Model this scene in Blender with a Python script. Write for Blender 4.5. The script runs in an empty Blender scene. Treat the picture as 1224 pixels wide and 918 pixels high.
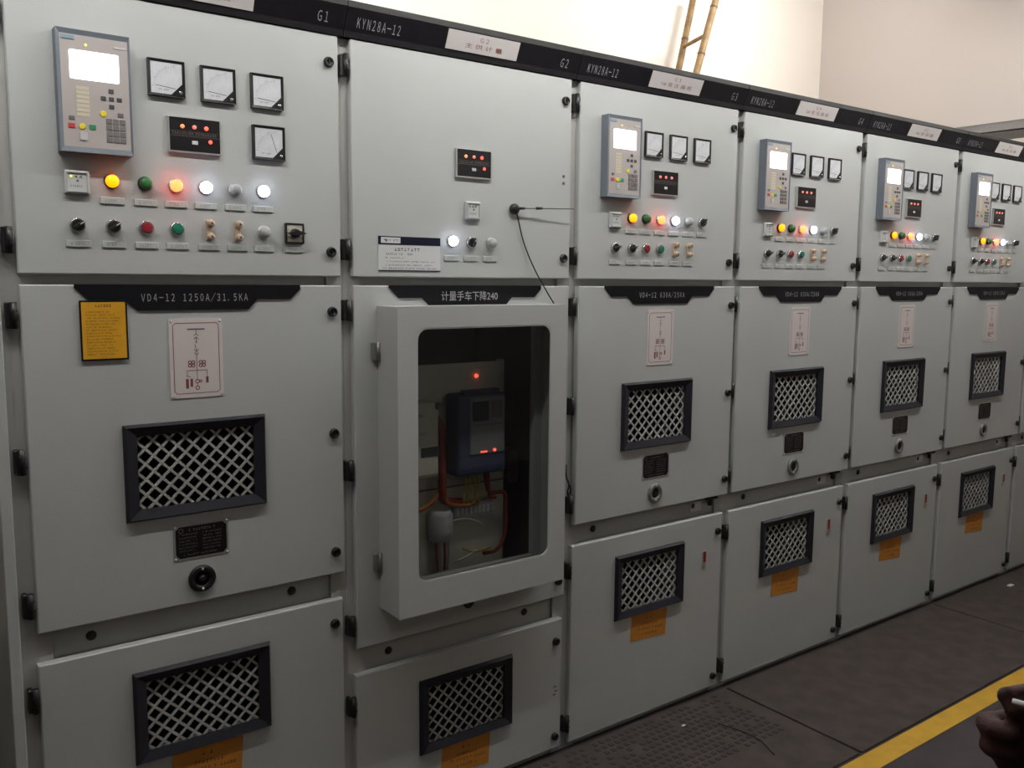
import bpy, bmesh, math, random
from mathutils import Vector, Matrix
random.seed(7)
sc = bpy.context.scene
C = sc.collection
FZ = 0.035                      # floor level

# ------------------------------------------------------------------ camera
CP = Vector((-0.2653, -2.1985, 1.6501))
FWD = Vector((0.59039872, 0.79839709, -0.11828542))
RGT = Vector((0.80462861, -0.59371432, 0.00872393))
DWN = Vector((-0.06326259, -0.10032643, -0.99294131))
FPX = 1057.036
cd = bpy.data.cameras.new('camera')
cam = bpy.data.objects.new('camera', cd); C.objects.link(cam)
cd.sensor_fit = 'HORIZONTAL'; cd.sensor_width = 36.0
cd.lens = 36.0 * FPX / 1224.0
cd.clip_start = 0.02
cam.matrix_world = Matrix(((RGT.x, -DWN.x, -FWD.x, CP.x), (RGT.y, -DWN.y, -FWD.y, CP.y),
                           (RGT.z, -DWN.z, -FWD.z, CP.z), (0, 0, 0, 1)))
sc.camera = cam

# ------------------------------------------------------------------ world, exposure
w = bpy.data.worlds.new('world'); sc.world = w; w.use_nodes = True
w.node_tree.nodes['Background'].inputs[0].default_value = (0.6, 0.65, 0.75, 1)
w.node_tree.nodes['Background'].inputs[1].default_value = 0.0
sc.view_settings.view_transform = 'Standard'
sc.view_settings.look = 'None'
sc.view_settings.gamma = 1.0
sc.view_settings.use_curve_mapping = False
sc.view_settings.exposure = 0.0
TUBE_POWER = 84.0              # emission of the fluorescent tubes over the aisle
TUBE_POWER_REAR = 275.0         # of those behind the cabinets
TUBE_POWER_HIGHLIGHT = 20.0           # and of the unseen one added for a highlight on the upper doors
TUBE_SPOTS = [(-0.2, -0.62, 2.8), (1.4, -0.62, 2.8), (3.0, -0.62, 2.8), (4.6, -0.62, 2.8),
              (1.4, 0.75, 3.75), (4.5, 0.75, 3.75), (2.5, -2.9, 2.75)]  # last two are added: for the back wall near the corner, for a door highlight

# ------------------------------------------------------------------ materials
MATS = {}
def mat(name, col, rough=0.5, metal=0.0, emit=None, estr=0.0, noise=None, bump=None, coat=0.0, spec=0.5):
    """noise = (scale, amount): mottled colour; bump = (scale, strength)"""
    m = bpy.data.materials.new(name); m.use_nodes = True
    nt = m.node_tree; b = nt.nodes['Principled BSDF']
    b.inputs['Base Color'].default_value = (*col, 1)
    b.inputs['Roughness'].default_value = rough
    b.inputs['Metallic'].default_value = metal
    b.inputs['Specular IOR Level'].default_value = spec
    b.inputs['Coat Weight'].default_value = coat
    if emit:
        b.inputs['Emission Color'].default_value = (*emit, 1)
        b.inputs['Emission Strength'].default_value = estr
    if noise or bump:
        tc = nt.nodes.new('ShaderNodeTexCoord')
    if noise:
        n = nt.nodes.new('ShaderNodeTexNoise'); n.inputs['Scale'].default_value = noise[0]; n.inputs['Detail'].default_value = 5
        nt.links.new(tc.outputs['Object'], n.inputs['Vector'])
        r = nt.nodes.new('ShaderNodeValToRGB')
        r.color_ramp.elements[0].position = 0.3; r.color_ramp.elements[1].position = 0.7
        a = noise[1]
        r.color_ramp.elements[0].color = (*[c * (1 - a) for c in col], 1)
        r.color_ramp.elements[1].color = (*[min(1, c * (1 + a)) for c in col], 1)
        nt.links.new(n.outputs['Fac'], r.inputs['Fac']); nt.links.new(r.outputs['Color'], b.inputs['Base Color'])
    if bump:
        n2 = nt.nodes.new('ShaderNodeTexNoise'); n2.inputs['Scale'].default_value = bump[0]; n2.inputs['Detail'].default_value = 2
        nt.links.new(tc.outputs['Object'], n2.inputs['Vector'])
        bp = nt.nodes.new('ShaderNodeBump'); bp.inputs['Strength'].default_value = bump[1]; bp.inputs['Distance'].default_value = 0.002
        nt.links.new(n2.outputs['Fac'], bp.inputs['Height']); nt.links.new(bp.outputs['Normal'], b.inputs['Normal'])
    MATS[name] = m
    return m
mat('paint', (0.50, 0.515, 0.505), 0.33, noise=(3.0, 0.03), bump=(420, 0.25))
mat('paint_frame', (0.44, 0.44, 0.42), 0.38, noise=(6.0, 0.06), bump=(300, 0.1))
mat('galvanised', (0.62, 0.62, 0.60), 0.3, 0.7, noise=(14, 0.15))
mat('header_black', (0.009, 0.008, 0.010), 0.5, noise=(20, 0.2), spec=0.2)
mat('header_lip', (0.020, 0.019, 0.019), 0.5, spec=0.3)  # lighter than the header: light on its forward face put into the colour
mat('plate_black', (0.006, 0.006, 0.008), 0.5, spec=0.2)
mat('bezel', (0.018, 0.018, 0.025), 0.45, bump=(300, 0.1), spec=0.35)
mat('black_plastic', (0.012, 0.012, 0.013), 0.35)
mat('hinge_black', (0.014, 0.014, 0.014), 0.4)
mat('lattice', (0.40, 0.40, 0.38), 0.5)
mat('letter_grey', (0.42, 0.41, 0.42), 0.5)
mat('letter_red', (0.24, 0.06, 0.065), 0.6)
mat('letter_dark', (0.10, 0.10, 0.11), 0.6)
mat('letter_brown', (0.13, 0.055, 0.015), 0.6)
mat('mimic_ink', (0.20, 0.045, 0.05), 0.6)
mat('letter_soft', (0.27, 0.28, 0.28), 0.6)
mat('sign_white', (0.66, 0.62, 0.61), 0.45)
mat('card_white', (0.66, 0.67, 0.67), 0.4)
mat('diagram_white', (0.70, 0.63, 0.61), 0.35)
mat('navy', (0.007, 0.009, 0.025), 0.5, spec=0.2)
mat('notice_yellow', (0.72, 0.36, 0.015), 0.5, noise=(40, 0.06))
mat('sticker_orange', (0.56, 0.22, 0.03), 0.55, noise=(30, 0.06))
mat('relay_blue', (0.155, 0.18, 0.215), 0.45)
mat('relay_panel', (0.45, 0.405, 0.39), 0.5)
mat('relay_teal', (0.22, 0.32, 0.36), 0.5)
mat('relay_cream', (0.62, 0.56, 0.42), 0.55)
mat('key_grey', (0.17, 0.155, 0.15), 0.5)
mat('key_dark', (0.06, 0.06, 0.065), 0.5)
mat('key_light', (0.55, 0.53, 0.53), 0.5)
mat('key_red', (0.55, 0.06, 0.06), 0.5)
mat('key_green', (0.03, 0.26, 0.11), 0.5)
mat('key_yellow', (0.80, 0.65, 0.04), 0.5)
mat('screen', (0.9, 0.88, 0.9), 0.3, emit=(1.0, 0.96, 0.98), estr=2.6)
mat('dial', (0.70, 0.72, 0.75), 0.25, coat=1.0, noise=(60, 0.06))
mat('led_plate', (0.012, 0.010, 0.012), 0.3)
mat('led_amber', (0.7, 0.35, 0.15), 0.4, emit=(1.0, 0.36, 0.10), estr=0.75)
mat('led_rose', (0.7, 0.3, 0.25), 0.4, emit=(1.0, 0.20, 0.14), estr=0.6)
mat('led_red', (0.8, 0.05, 0.03), 0.4, emit=(1.0, 0.10, 0.06), estr=2.2)
mat('led_lime', (0.5, 0.6, 0.1), 0.4, emit=(0.75, 0.85, 0.1), estr=1.2)
mat('lens_yellow', (0.9, 0.5, 0.02), 0.3, emit=(1.0, 0.13, 0.0), estr=4.2)
mat('lens_red', (0.9, 0.2, 0.1), 0.3, emit=(1.0, 0.040, 0.010), estr=16.0)
mat('lens_white', (0.9, 0.9, 0.95), 0.3, emit=(0.74, 0.79, 1.0), estr=10.0)
mat('lens_green', (0.04, 0.17, 0.05), 0.3)
mat('lens_grey', (0.46, 0.47, 0.48), 0.35)
mat('chrome', (0.62, 0.62, 0.62), 0.22, 0.9)
mat('button_red', (0.28, 0.02, 0.03), 0.35)
mat('button_green', (0.01, 0.17, 0.10), 0.35)
mat('link_beige', (0.55, 0.43, 0.30), 0.5)
mat('switch_plate', (0.50, 0.48, 0.40), 0.45)
mat('label_grey', (0.50, 0.53, 0.51), 0.35)
mat('socket_white', (0.60, 0.61, 0.60), 0.35)
mat('steel_port', (0.30, 0.30, 0.29), 0.35, 0.6)
mat('dark_hole', (0.006, 0.006, 0.006), 0.8)
mat('name_black', (0.009, 0.007, 0.007), 0.5, spec=0.2)
mat('name_line', (0.14, 0.12, 0.11), 0.5)
mat('rivet', (0.75, 0.74, 0.72), 0.3, 0.1)
mat('lock_red', (0.30, 0.03, 0.03), 0.4)
mat('plate_ivory', (0.72, 0.69, 0.58), 0.6, noise=(8, 0.06))
mat('meter_blue', (0.06, 0.075, 0.15), 0.4)
mat('meter_face', (0.24, 0.25, 0.27), 0.4)
mat('meter_lcd', (0.035, 0.04, 0.045), 0.25)
mat('wire_red', (0.26, 0.035, 0.02), 0.5)
mat('wire_orange', (0.42, 0.14, 0.03), 0.5)
mat('wire_yellow', (0.45, 0.36, 0.05), 0.5)
mat('wire_white', (0.55, 0.55, 0.50), 0.5)
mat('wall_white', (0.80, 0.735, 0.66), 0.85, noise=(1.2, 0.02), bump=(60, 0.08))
mat('wall_end', (0.51, 0.455, 0.42), 0.85, noise=(1.2, 0.02), bump=(60, 0.08))  # pinkish, and darkened in colour to stand in for dimmer light on this wall
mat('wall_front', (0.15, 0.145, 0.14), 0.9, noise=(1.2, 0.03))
mat('ceiling_white', (0.55, 0.53, 0.50), 0.9)
mat('floor_grey', (0.040, 0.031, 0.034), 0.55, noise=(9, 0.22), bump=(80, 0.2))
mat('mat_rubber', (0.050, 0.038, 0.033), 0.75, noise=(11, 0.28), bump=(160, 0.35))
mat('mat_stud', (0.026, 0.021, 0.019), 0.75)
mat('line_yellow', (0.62, 0.36, 0.03), 0.55, noise=(14, 0.12))
mat('bamboo', (0.25, 0.155, 0.065), 0.6, noise=(18, 0.35))
mat('bamboo_node', (0.15, 0.085, 0.04), 0.65)
mat('tray_grey', (0.14, 0.13, 0.125), 0.5, noise=(10, 0.1))
mat('tube_glow', (1, 1, 1), 0.5, emit=(1.0, 0.985, 0.955), estr=TUBE_POWER)
mat('tube_glow_rear', (1, 1, 1), 0.5, emit=(1.0, 0.985, 0.955), estr=TUBE_POWER_REAR)
mat('tube_glow_highlight', (1, 1, 1), 0.5, emit=(1.0, 0.985, 0.955), estr=TUBE_POWER_HIGHLIGHT)
mat('fixture_white', (0.7, 0.7, 0.68), 0.5)
mat('skin', (0.034, 0.012, 0.010), 0.75, spec=0.2, noise=(45, 0.25), bump=(260, 0.3))
mat('nail', (0.22, 0.11, 0.085), 0.35)
mat('shirt', (0.05, 0.06, 0.09), 0.85, noise=(30, 0.1))
mat('trousers', (0.03, 0.03, 0.035), 0.85)
mat('shoe', (0.015, 0.013, 0.012), 0.4)
mat('hair', (0.008, 0.007, 0.006), 0.6)
mat('eye', (0.6, 0.58, 0.55), 0.2)
mat('cigarette_paper', (0.42, 0.40, 0.39), 0.7)
mat('paper', (0.75, 0.74, 0.72), 0.6)
g = bpy.data.materials.new('glass'); g.use_nodes = True
nt = g.node_tree; nt.nodes.clear()
out = nt.nodes.new('ShaderNodeOutputMaterial'); mix = nt.nodes.new('ShaderNodeMixShader')
tr = nt.nodes.new('ShaderNodeBsdfTransparent'); gl = nt.nodes.new('ShaderNodeBsdfGlossy'); lw = nt.nodes.new('ShaderNodeLayerWeight'); lw.inputs[0].default_value = 0.5
pw = nt.nodes.new('ShaderNodeMath'); pw.operation = 'POWER'; pw.inputs[1].default_value = 5.0
fr = nt.nodes.new('ShaderNodeMath'); fr.operation = 'MULTIPLY_ADD'; fr.inputs[1].default_value = 0.95; fr.inputs[2].default_value = 0.045
tr.inputs[0].default_value = (0.86, 0.87, 0.865, 1); gl.inputs['Roughness'].default_value = 0.03
nt.links.new(lw.outputs['Facing'], pw.inputs[0]); nt.links.new(pw.outputs[0], fr.inputs[0])
nt.links.new(fr.outputs[0], mix.inputs[0]); nt.links.new(tr.outputs[0], mix.inputs[1]); nt.links.new(gl.outputs[0], mix.inputs[2])
nt.links.new(mix.outputs[0], out.inputs[0]); MATS['glass'] = g

# ------------------------------------------------------------------ mesh helpers
def box(bm, x0, x1, y0, y1, z0, z1, b=0.0, seg=1):
    vs = [bm.verts.new(p) for p in ((x0,y0,z0),(x1,y0,z0),(x1,y1,z0),(x0,y1,z0),(x0,y0,z1),(x1,y0,z1),(x1,y1,z1),(x0,y1,z1))]
    fs = [bm.faces.new([vs[i] for i in f]) for f in ((0,3,2,1),(4,5,6,7),(0,1,5,4),(1,2,6,5),(2,3,7,6),(3,0,4,7))]
    if b:
        es = list({e for f in fs for e in f.edges})
        bmesh.ops.bevel(bm, geom=es, offset=b, segments=seg, affect='EDGES', profile=0.5)
def lathe(bm, prof, c=(0,0,0), seg=20, axis='Y', smooth=True, cap=True):
    """prof: (radius, offset along axis) ; axis Y runs towards +Y"""
    rings = []
    for r, h in prof:
        ring = []
        for i in range(seg):
            a = 2*math.pi*i/seg; u, v = r*math.cos(a), r*math.sin(a)
            p = (u, h, v) if axis == 'Y' else ((u, v, h) if axis == 'Z' else (h, u, v))
            ring.append(bm.verts.new((c[0]+p[0], c[1]+p[1], c[2]+p[2])))
        rings.append(ring)
    for a, b in zip(rings, rings[1:]):
        for i in range(seg):
            f = bm.faces.new((a[i], a[(i+1)%seg], b[(i+1)%seg], b[i])); f.smooth = smooth
    if cap:
        bm.faces.new(list(reversed(rings[0]))); bm.faces.new(rings[-1])
def prism(bm, pts, y0, y1):
    """pts (x,z) polygon extruded between y0 (front) and y1"""
    a = [bm.verts.new((x, y0, z)) for x, z in pts]; b = [bm.verts.new((x, y1, z)) for x, z in pts]
    bm.faces.new(a); bm.faces.new(list(reversed(b)))
    n = len(pts)
    for i in range(n):
        bm.faces.new((a[i], b[i], b[(i+1)%n], a[(i+1)%n]))
def ring_frame(bm, outer, inner, y0, y1, yin=None):
    """two closed loops of (x,z) with equal count; solid frame from y0 (front) to y1"""
    yin = y0 if yin is None else yin
    n = len(outer)
    fo = [bm.verts.new((x, y0, z)) for x, z in outer]; fi = [bm.verts.new((x, yin, z)) for x, z in inner]
    bo = [bm.verts.new((x, y1, z)) for x, z in outer]; bi = [bm.verts.new((x, y1, z)) for x, z in inner]
    for i in range(n):
        j = (i+1) % n
        bm.faces.new((fo[i], fo[j], fi[j], fi[i])); bm.faces.new((bo[i], bi[i], bi[j], bo[j]))
        bm.faces.new((fo[i], bo[i], bo[j], fo[j])); bm.faces.new((fi[i], fi[j], bi[j], bi[i]))
def rect(x0, x1, z0, z1): return [(x0, z0), (x1, z0), (x1, z1), (x0, z1)]
def rrect(x0, x1, z0, z1, r, n=5):
    p = []
    for cx, cz, a0 in ((x1-r, z0+r, -90), (x1-r, z1-r, 0), (x0+r, z1-r, 90), (x0+r, z0+r, 180)):
        for i in range(n+1):
            a = math.radians(a0 + 90*i/n); p.append((cx + r*math.cos(a), cz + r*math.sin(a)))
    return p
def tube(bm, pts, r, seg=8, rs=None):
    pts = [Vector(p) for p in pts]; rings = []
    prev = None
    for i, p in enumerate(pts):
        d = (pts[min(i+1, len(pts)-1)] - pts[max(i-1, 0)]).normalized()
        if prev is None:
            n = d.orthogonal().normalized()
        else:
            n = (prev - d*prev.dot(d)).normalized()
        prev = n; b = d.cross(n); rr = rs[i] if rs else r
        rings.append([bm.verts.new(p + (n*math.cos(2*math.pi*k/seg) + b*math.sin(2*math.pi*k/seg))*rr) for k in range(seg)])
    for a, b in zip(rings, rings[1:]):
        for i in range(seg):
            f = bm.faces.new((a[i], a[(i+1)%seg], b[(i+1)%seg], b[i])); f.smooth = True
    bm.faces.new(list(reversed(rings[0]))); bm.faces.new(rings[-1])
def bez(p, n=10):
    """Catmull-Rom through points"""
    p = [Vector(q) for q in p]; p = [2*p[0]-p[1]] + p + [2*p[-1]-p[-2]]; o = []
    for i in range(1, len(p)-2):
        for k in range(n):
            t = k/n
            o.append(0.5*((2*p[i]) + (p[i+1]-p[i-1])*t + (2*p[i-1]-5*p[i]+4*p[i+1]-p[i+2])*t*t + (3*p[i]-p[i-1]-3*p[i+1]+p[i+2])*t**3))
    return o + [p[-2]]
def quad(bm, x0, x1, z0, z1, y=0.0):
    bm.faces.new([bm.verts.new(p) for p in ((x0,y,z0),(x1,y,z0),(x1,y,z1),(x0,y,z1))])
def line(bm, x0, z0, x1, z1, t, y=0.0):
    d = Vector((x1-x0, z1-z0)); n = Vector((-d.y, d.x)).normalized()*t/2
    bm.faces.new([bm.verts.new((a, y, b)) for a, b in ((x0-n.x, z0-n.y), (x1-n.x, z1-n.y), (x1+n.x, z1+n.y), (x0+n.x, z0+n.y))])
def circ(bm, x, z, r, t, y=0.0, n=14):
    for i in range(n):
        a, b = 2*math.pi*i/n, 2*math.pi*(i+1)/n
        bm.faces.new([bm.verts.new((x+q*math.cos(c), y, z+q*math.sin(c))) for q, c in ((r-t, a), (r-t, b), (r, b), (r, a))])
CACHE = {}
def mesh(key, fn):
    if key not in CACHE:
        bm = bmesh.new(); fn(bm)
        bmesh.ops.recalc_face_normals(bm, faces=bm.faces)
        me = bpy.data.meshes.new(key); bm.to_mesh(me); bm.free(); CACHE[key] = me
    return CACHE[key]
def obj(name, me, m, parent=None, loc=(0,0,0), rot=None):
    if not me.materials:
        me.materials.append(MATS[m])
    o = bpy.data.objects.new(name, me); C.objects.link(o); o.parent = parent; o.location = loc
    if rot: o.rotation_euler = rot
    if me.materials[0] != MATS[m]:
        o.material_slots[0].link = 'OBJECT'; o.material_slots[0].material = MATS[m]
    return o
def one(name, fn, m, parent=None, loc=(0,0,0), rot=None):
    bm = bmesh.new(); fn(bm); bmesh.ops.recalc_face_normals(bm, faces=bm.faces)
    me = bpy.data.meshes.new(name); bm.to_mesh(me); bm.free()
    return obj(name, me, m, parent, loc, rot)
def tag(o, label, cat, group=None):
    o['label'] = label; o['category'] = cat
    if group: o['group'] = group
    return o
def thing(name, label, cat, loc=(0,0,0), group=None):
    o = bpy.data.objects.new(name, None); C.objects.link(o); o.location = loc; o.empty_display_size = 0.1
    return tag(o, label, cat, group)
def struct(name, fn, m):
    o = one(name, fn, m); o['kind'] = 'structure'; return o
def text_mesh(s, width, height, spacing=1.0):
    """flat lettering facing -Y, centred on the origin, fitted to width x height"""
    key = 'lettering_%s_%.4f_%.4f' % (s, width, height)
    if key in CACHE: return CACHE[key]
    # evenly spaced, narrow lettering: full-width characters squeezed to the measured width
    body = ''.join(chr(0x3000) if c == ' ' else (chr(ord(c)+0xFEE0) if 32 < ord(c) < 127 else c) for c in s) if all(ord(c) < 127 for c in s) else s
    cu = bpy.data.curves.new('t', 'FONT'); cu.body = body; cu.resolution_u = 2; cu.size = 1.0; cu.space_character = spacing
    to = bpy.data.objects.new('t', cu); C.objects.link(to)
    bpy.context.view_layer.update()
    me = bpy.data.meshes.new_from_object(to.evaluated_get(bpy.context.evaluated_depsgraph_get()))
    bpy.data.objects.remove(to); bpy.data.curves.remove(cu)
    xs = [v.co.x for v in me.vertices]; ys = [v.co.y for v in me.vertices]
    x0, x1, y0, y1 = min(xs), max(xs), min(ys), max(ys)
    for v in me.vertices:
        v.co = ((v.co.x-(x0+x1)/2)*width/(x1-x0), 0.0, (v.co.y-(y0+y1)/2)*height/(y1-y0))
    me.materials.clear(); me.name = 'lettering'
    CACHE[key] = me
    return me
def scribble(bm, x0, x1, z0, z1, rows, fill=0.6, seed=1, y=0.0, ragged=0.3, ch=None):
    """rows of tiny character-like marks, too small in the picture to read"""
    rnd = random.Random(seed); dz = (z1-z0)/rows; h = dz*fill; ch = ch or h
    for r in range(rows):
        zc = z1 - (r+0.5)*dz; x = x0; xe = x1 - rnd.random()*ragged*(x1-x0)
        while x + ch*0.8 < xe:
            if rnd.random() < 0.12: x += ch*0.8; continue
            wv = ch*rnd.uniform(0.55, 0.85)
            k = rnd.randint(0, 2)
            if k != 1: quad(bm, x, x+wv, zc+h*0.2, zc+h*0.42, y)
            quad(bm, x+wv*0.35, x+wv*0.62, zc-h*0.5, zc+h*0.5, y+0.00002)
            if k != 2: quad(bm, x, x+wv, zc-h*0.42, zc-h*0.2, y)
            x += ch

# ------------------------------------------------------------------ room
X0, X1, Y0, Y1, ZC = -2.6, 6.0, -4.2, 2.2, 4.3
struct('floor', lambda bm: box(bm, X0, X1, Y0, Y1, FZ-0.2, FZ), 'floor_grey')
struct('ceiling', lambda bm: box(bm, X0, X1, Y0, Y1, ZC, ZC+0.15), 'ceiling_white')
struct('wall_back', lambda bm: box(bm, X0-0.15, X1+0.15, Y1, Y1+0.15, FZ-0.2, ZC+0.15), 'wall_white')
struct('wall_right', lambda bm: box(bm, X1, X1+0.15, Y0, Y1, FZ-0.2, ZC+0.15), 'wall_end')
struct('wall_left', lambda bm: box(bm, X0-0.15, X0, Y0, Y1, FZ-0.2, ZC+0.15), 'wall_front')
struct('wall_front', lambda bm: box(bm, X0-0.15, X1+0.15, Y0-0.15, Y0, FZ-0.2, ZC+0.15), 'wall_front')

# ceiling lamps (above the frame)
def fixture(x, y, z, label):
    t = thing('fluorescent_lamp', label, 'lamp', (x, y, z), 'fluorescent lamps above the switchgear')
    obj('housing', mesh('lamp_housing', lambda bm: box(bm, -0.62, 0.62, -0.06, 0.06, 0.03, 0.09, 0.01)), 'fixture_white', t)
    obj('tube', mesh('lamp_tube', lambda bm: lathe(bm, [(0.016, -0.6), (0.016, 0.6)], seg=10, axis='X')), 'tube_glow_highlight' if y < -2 else ('tube_glow' if y < 0 else 'tube_glow_rear'), t)
    for s in (-1, 1):
        obj('hanger', mesh('lamp_hanger_%.2f' % z, lambda bm: lathe(bm, [(0.006, 0.09), (0.006, ZC-z)], seg=8, axis='Z')), 'fixture_white', t, (s*0.45, 0, 0))
lamp_labels = ['fluorescent lamp over the aisle in front of the leftmost cabinet', 'fluorescent lamp over the aisle in front of the metering cabinet', 'fluorescent lamp over the aisle in front of cabinet G4',
               'fluorescent lamp over the aisle in front of the rightmost cabinets', 'fluorescent lamp above the top of the G1 cabinet',
               'unseen fluorescent lamp added above the G5 cabinet to brighten the back wall', 'unseen fluorescent lamp added low across the aisle for a highlight on the doors']
for (x, y, z), lb in zip(TUBE_SPOTS, lamp_labels): fixture(x, y, z, lb)

# floor marking and mats
tag(one('floor_marking', lambda bm: box(bm, X0, X1, -0.697, -0.617, FZ, FZ+0.0015), 'line_yellow'),
    'yellow line painted on the floor along the rubber mats', 'floor line')
MATX = [(-0.8, 0.8), (0.8, 2.42), (2.42, 4.0), (4.0, 5.6)]
mlabels = ['dark rubber mat in front of the leftmost cabinet', 'dark rubber mat with studs in front of cabinets G2 and G3',
           'dark rubber mat in front of cabinets G4 and G5', 'dark rubber mat furthest right, in front of cabinet G6']
for i, (a, b) in enumerate(MATX):
    t = thing('rubber_mat', mlabels[i], 'mat', ((a+b)/2, -0.29, FZ), 'rubber mats along the cabinets')
    hw = (b-a)/2 - 0.006
    one('sheet', lambda bm: box(bm, -hw, hw, -0.318, 0.276, 0.0, 0.007, 0.002), 'mat_rubber', t)
    if i == 1:
        def studs(bm):
            for ix in range(34):
                for iy in range(11):
                    if random.random() < 0.12: continue
                    x = 1.30 + ix*0.031 + (0.0155 if iy % 2 else 0); y = -0.04 - iy*0.031
                    box(bm, x-0.008-1.61, x+0.008-1.61, y-0.008+0.29, y+0.008+0.29, 0.0065, 0.0085)
        s = one('stud_pattern', studs, 'mat_stud', t); s['kind'] = 'stuff'
tag(one('paper_scrap', lambda bm: box(bm, 2.046, 2.062, -0.132, -0.124, FZ+0.0086, FZ+0.010), 'paper'), 'tiny white paper scrap on the studded mat', 'paper scrap')
tag(one('paper_scrap', lambda bm: prism(bm, [(4.59, 0), (4.63, 0.0), (4.635, 0.002), (4.60, 0.003)], -0.12, -0.10), 'paper', loc=(0,0,FZ+0.0072)), 'small white paper scrap on the furthest right mat', 'paper scrap')
tag(one('thin_cord', lambda bm: tube(bm, bez([(2.165,-0.193,FZ+0.0105),(2.19,-0.27,FZ+0.0105),(2.195,-0.36,FZ+0.0105),(2.157,-0.446,FZ+0.0105)]), 0.002, 6), 'black_plastic'), 'thin dark cord lying curved on the studded mat', 'cord')

# ------------------------------------------------------------------ switchgear pieces
HEADTILT = math.atan2(0.023, 0.05)
def door_panel(bm, x0, x1, z0, z1, y, holes=None):
    T = 0.022
    if holes is None:
        box(bm, x0, x1, y, y+T, z0, z1, 0.003)
    else:
        ring_frame(bm, rect(x0, x1, z0, z1), holes, y, y+T)
        es = [e for e in bm.edges if all((abs(v.co.x-x0) < 1e-5 or abs(v.co.x-x1) < 1e-5) and (abs(v.co.z-z0) < 1e-5 or abs(v.co.z-z1) < 1e-5) and abs(v.co.y-y) < 1e-5 for v in e.verts)]
        bmesh.ops.bevel(bm, geom=es, offset=0.003, segments=1, affect='EDGES', profile=0.5)
def hinge_fn(bm):
    box(bm, -0.013, -0.002, -0.004, 0.02, -0.028, 0.028, 0.002)
    lathe(bm, [(0.0075, -0.029), (0.0075, 0.029)], (0.002, -0.004, 0), 10, 'Z')
    box(bm, -0.004, 0.010, -0.010, 0.004, 0.0095, 0.0115); box(bm, -0.004, 0.010, -0.010, 0.004, -0.0115, -0.0095)
def lock_fn(bm):
    lathe(bm, [(0.0135, 0.0), (0.0135, -0.006), (0.012, -0.010), (0.0085, -0.011), (0.0075, -0.007), (0.0, -0.007)], seg=18, cap=False)
    box(bm, -0.0015, 0.0015, -0.010, -0.006, -0.0065, 0.0065)
def add_hinges(door, zs, y=0.0, x=0.006):
    for z in zs: obj('hinge', mesh('hinge', hinge_fn), 'hinge_black', door, (x, y+0.004, z))
def add_locks(door, zs, x=0.758, y=0.0):
    for z in zs: obj('lock', mesh('lock', lock_fn), 'black_plastic', door, (x, y, z))
GW, GH = 0.346, 0.236
def grille(par, x, z, y=0.0, lattice=True):
    gi = rect(-0.142, 0.142, -0.090, 0.090)
    def bez_fn(bm):
        ring_frame(bm, rect(-GW/2, GW/2, -GH/2, GH/2), rect(-GW/2+0.006, GW/2-0.006, -GH/2+0.006, GH/2-0.006), -0.003, 0.002, -0.014)
        ring_frame(bm, rect(-GW/2+0.006, GW/2-0.006, -GH/2+0.006, GH/2-0.006), gi, -0.014, 0.004, -0.005)
    def lat_fn(bm):
        p = 0.038; hw, hh = 0.143, 0.091; t = 0.0031
        for s in (1, -1):
            yo = 0.0 if s == 1 else 0.0003
            k = -20
            while k <= 20:
                c = k*p + 0.01; pts = []          # line x - s*z = c
                za = max(-hh, min(hh, s*(-hw-c))); zb = max(-hh, min(hh, s*(hw-c)))
                xa, xb = c + s*za, c + s*zb
                if abs(za-zb) > 0.004 and -hw-1e-6 <= min(xa, xb) and max(xa, xb) <= hw+1e-6:
                    d = Vector((xb-xa, zb-za)).normalized(); n = Vector((-d.y, d.x))*t
                    prism(bm, [(xa-n.x, za-n.y), (xb-n.x, zb-n.y), (xb+n.x, zb+n.y), (xa+n.x, za+n.y)], 0.003+yo, 0.006+yo)
                k += 1
    g = obj('vent_grille', mesh('vent_grille', bez_fn), 'bezel', par, (x, y, z-FZ))
    obj('lattice', mesh('grille_lattice', lat_fn), 'lattice', g)
def ghole(x, z): return rect(x-0.148, x+0.148, z-0.096, z+0.096)

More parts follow.
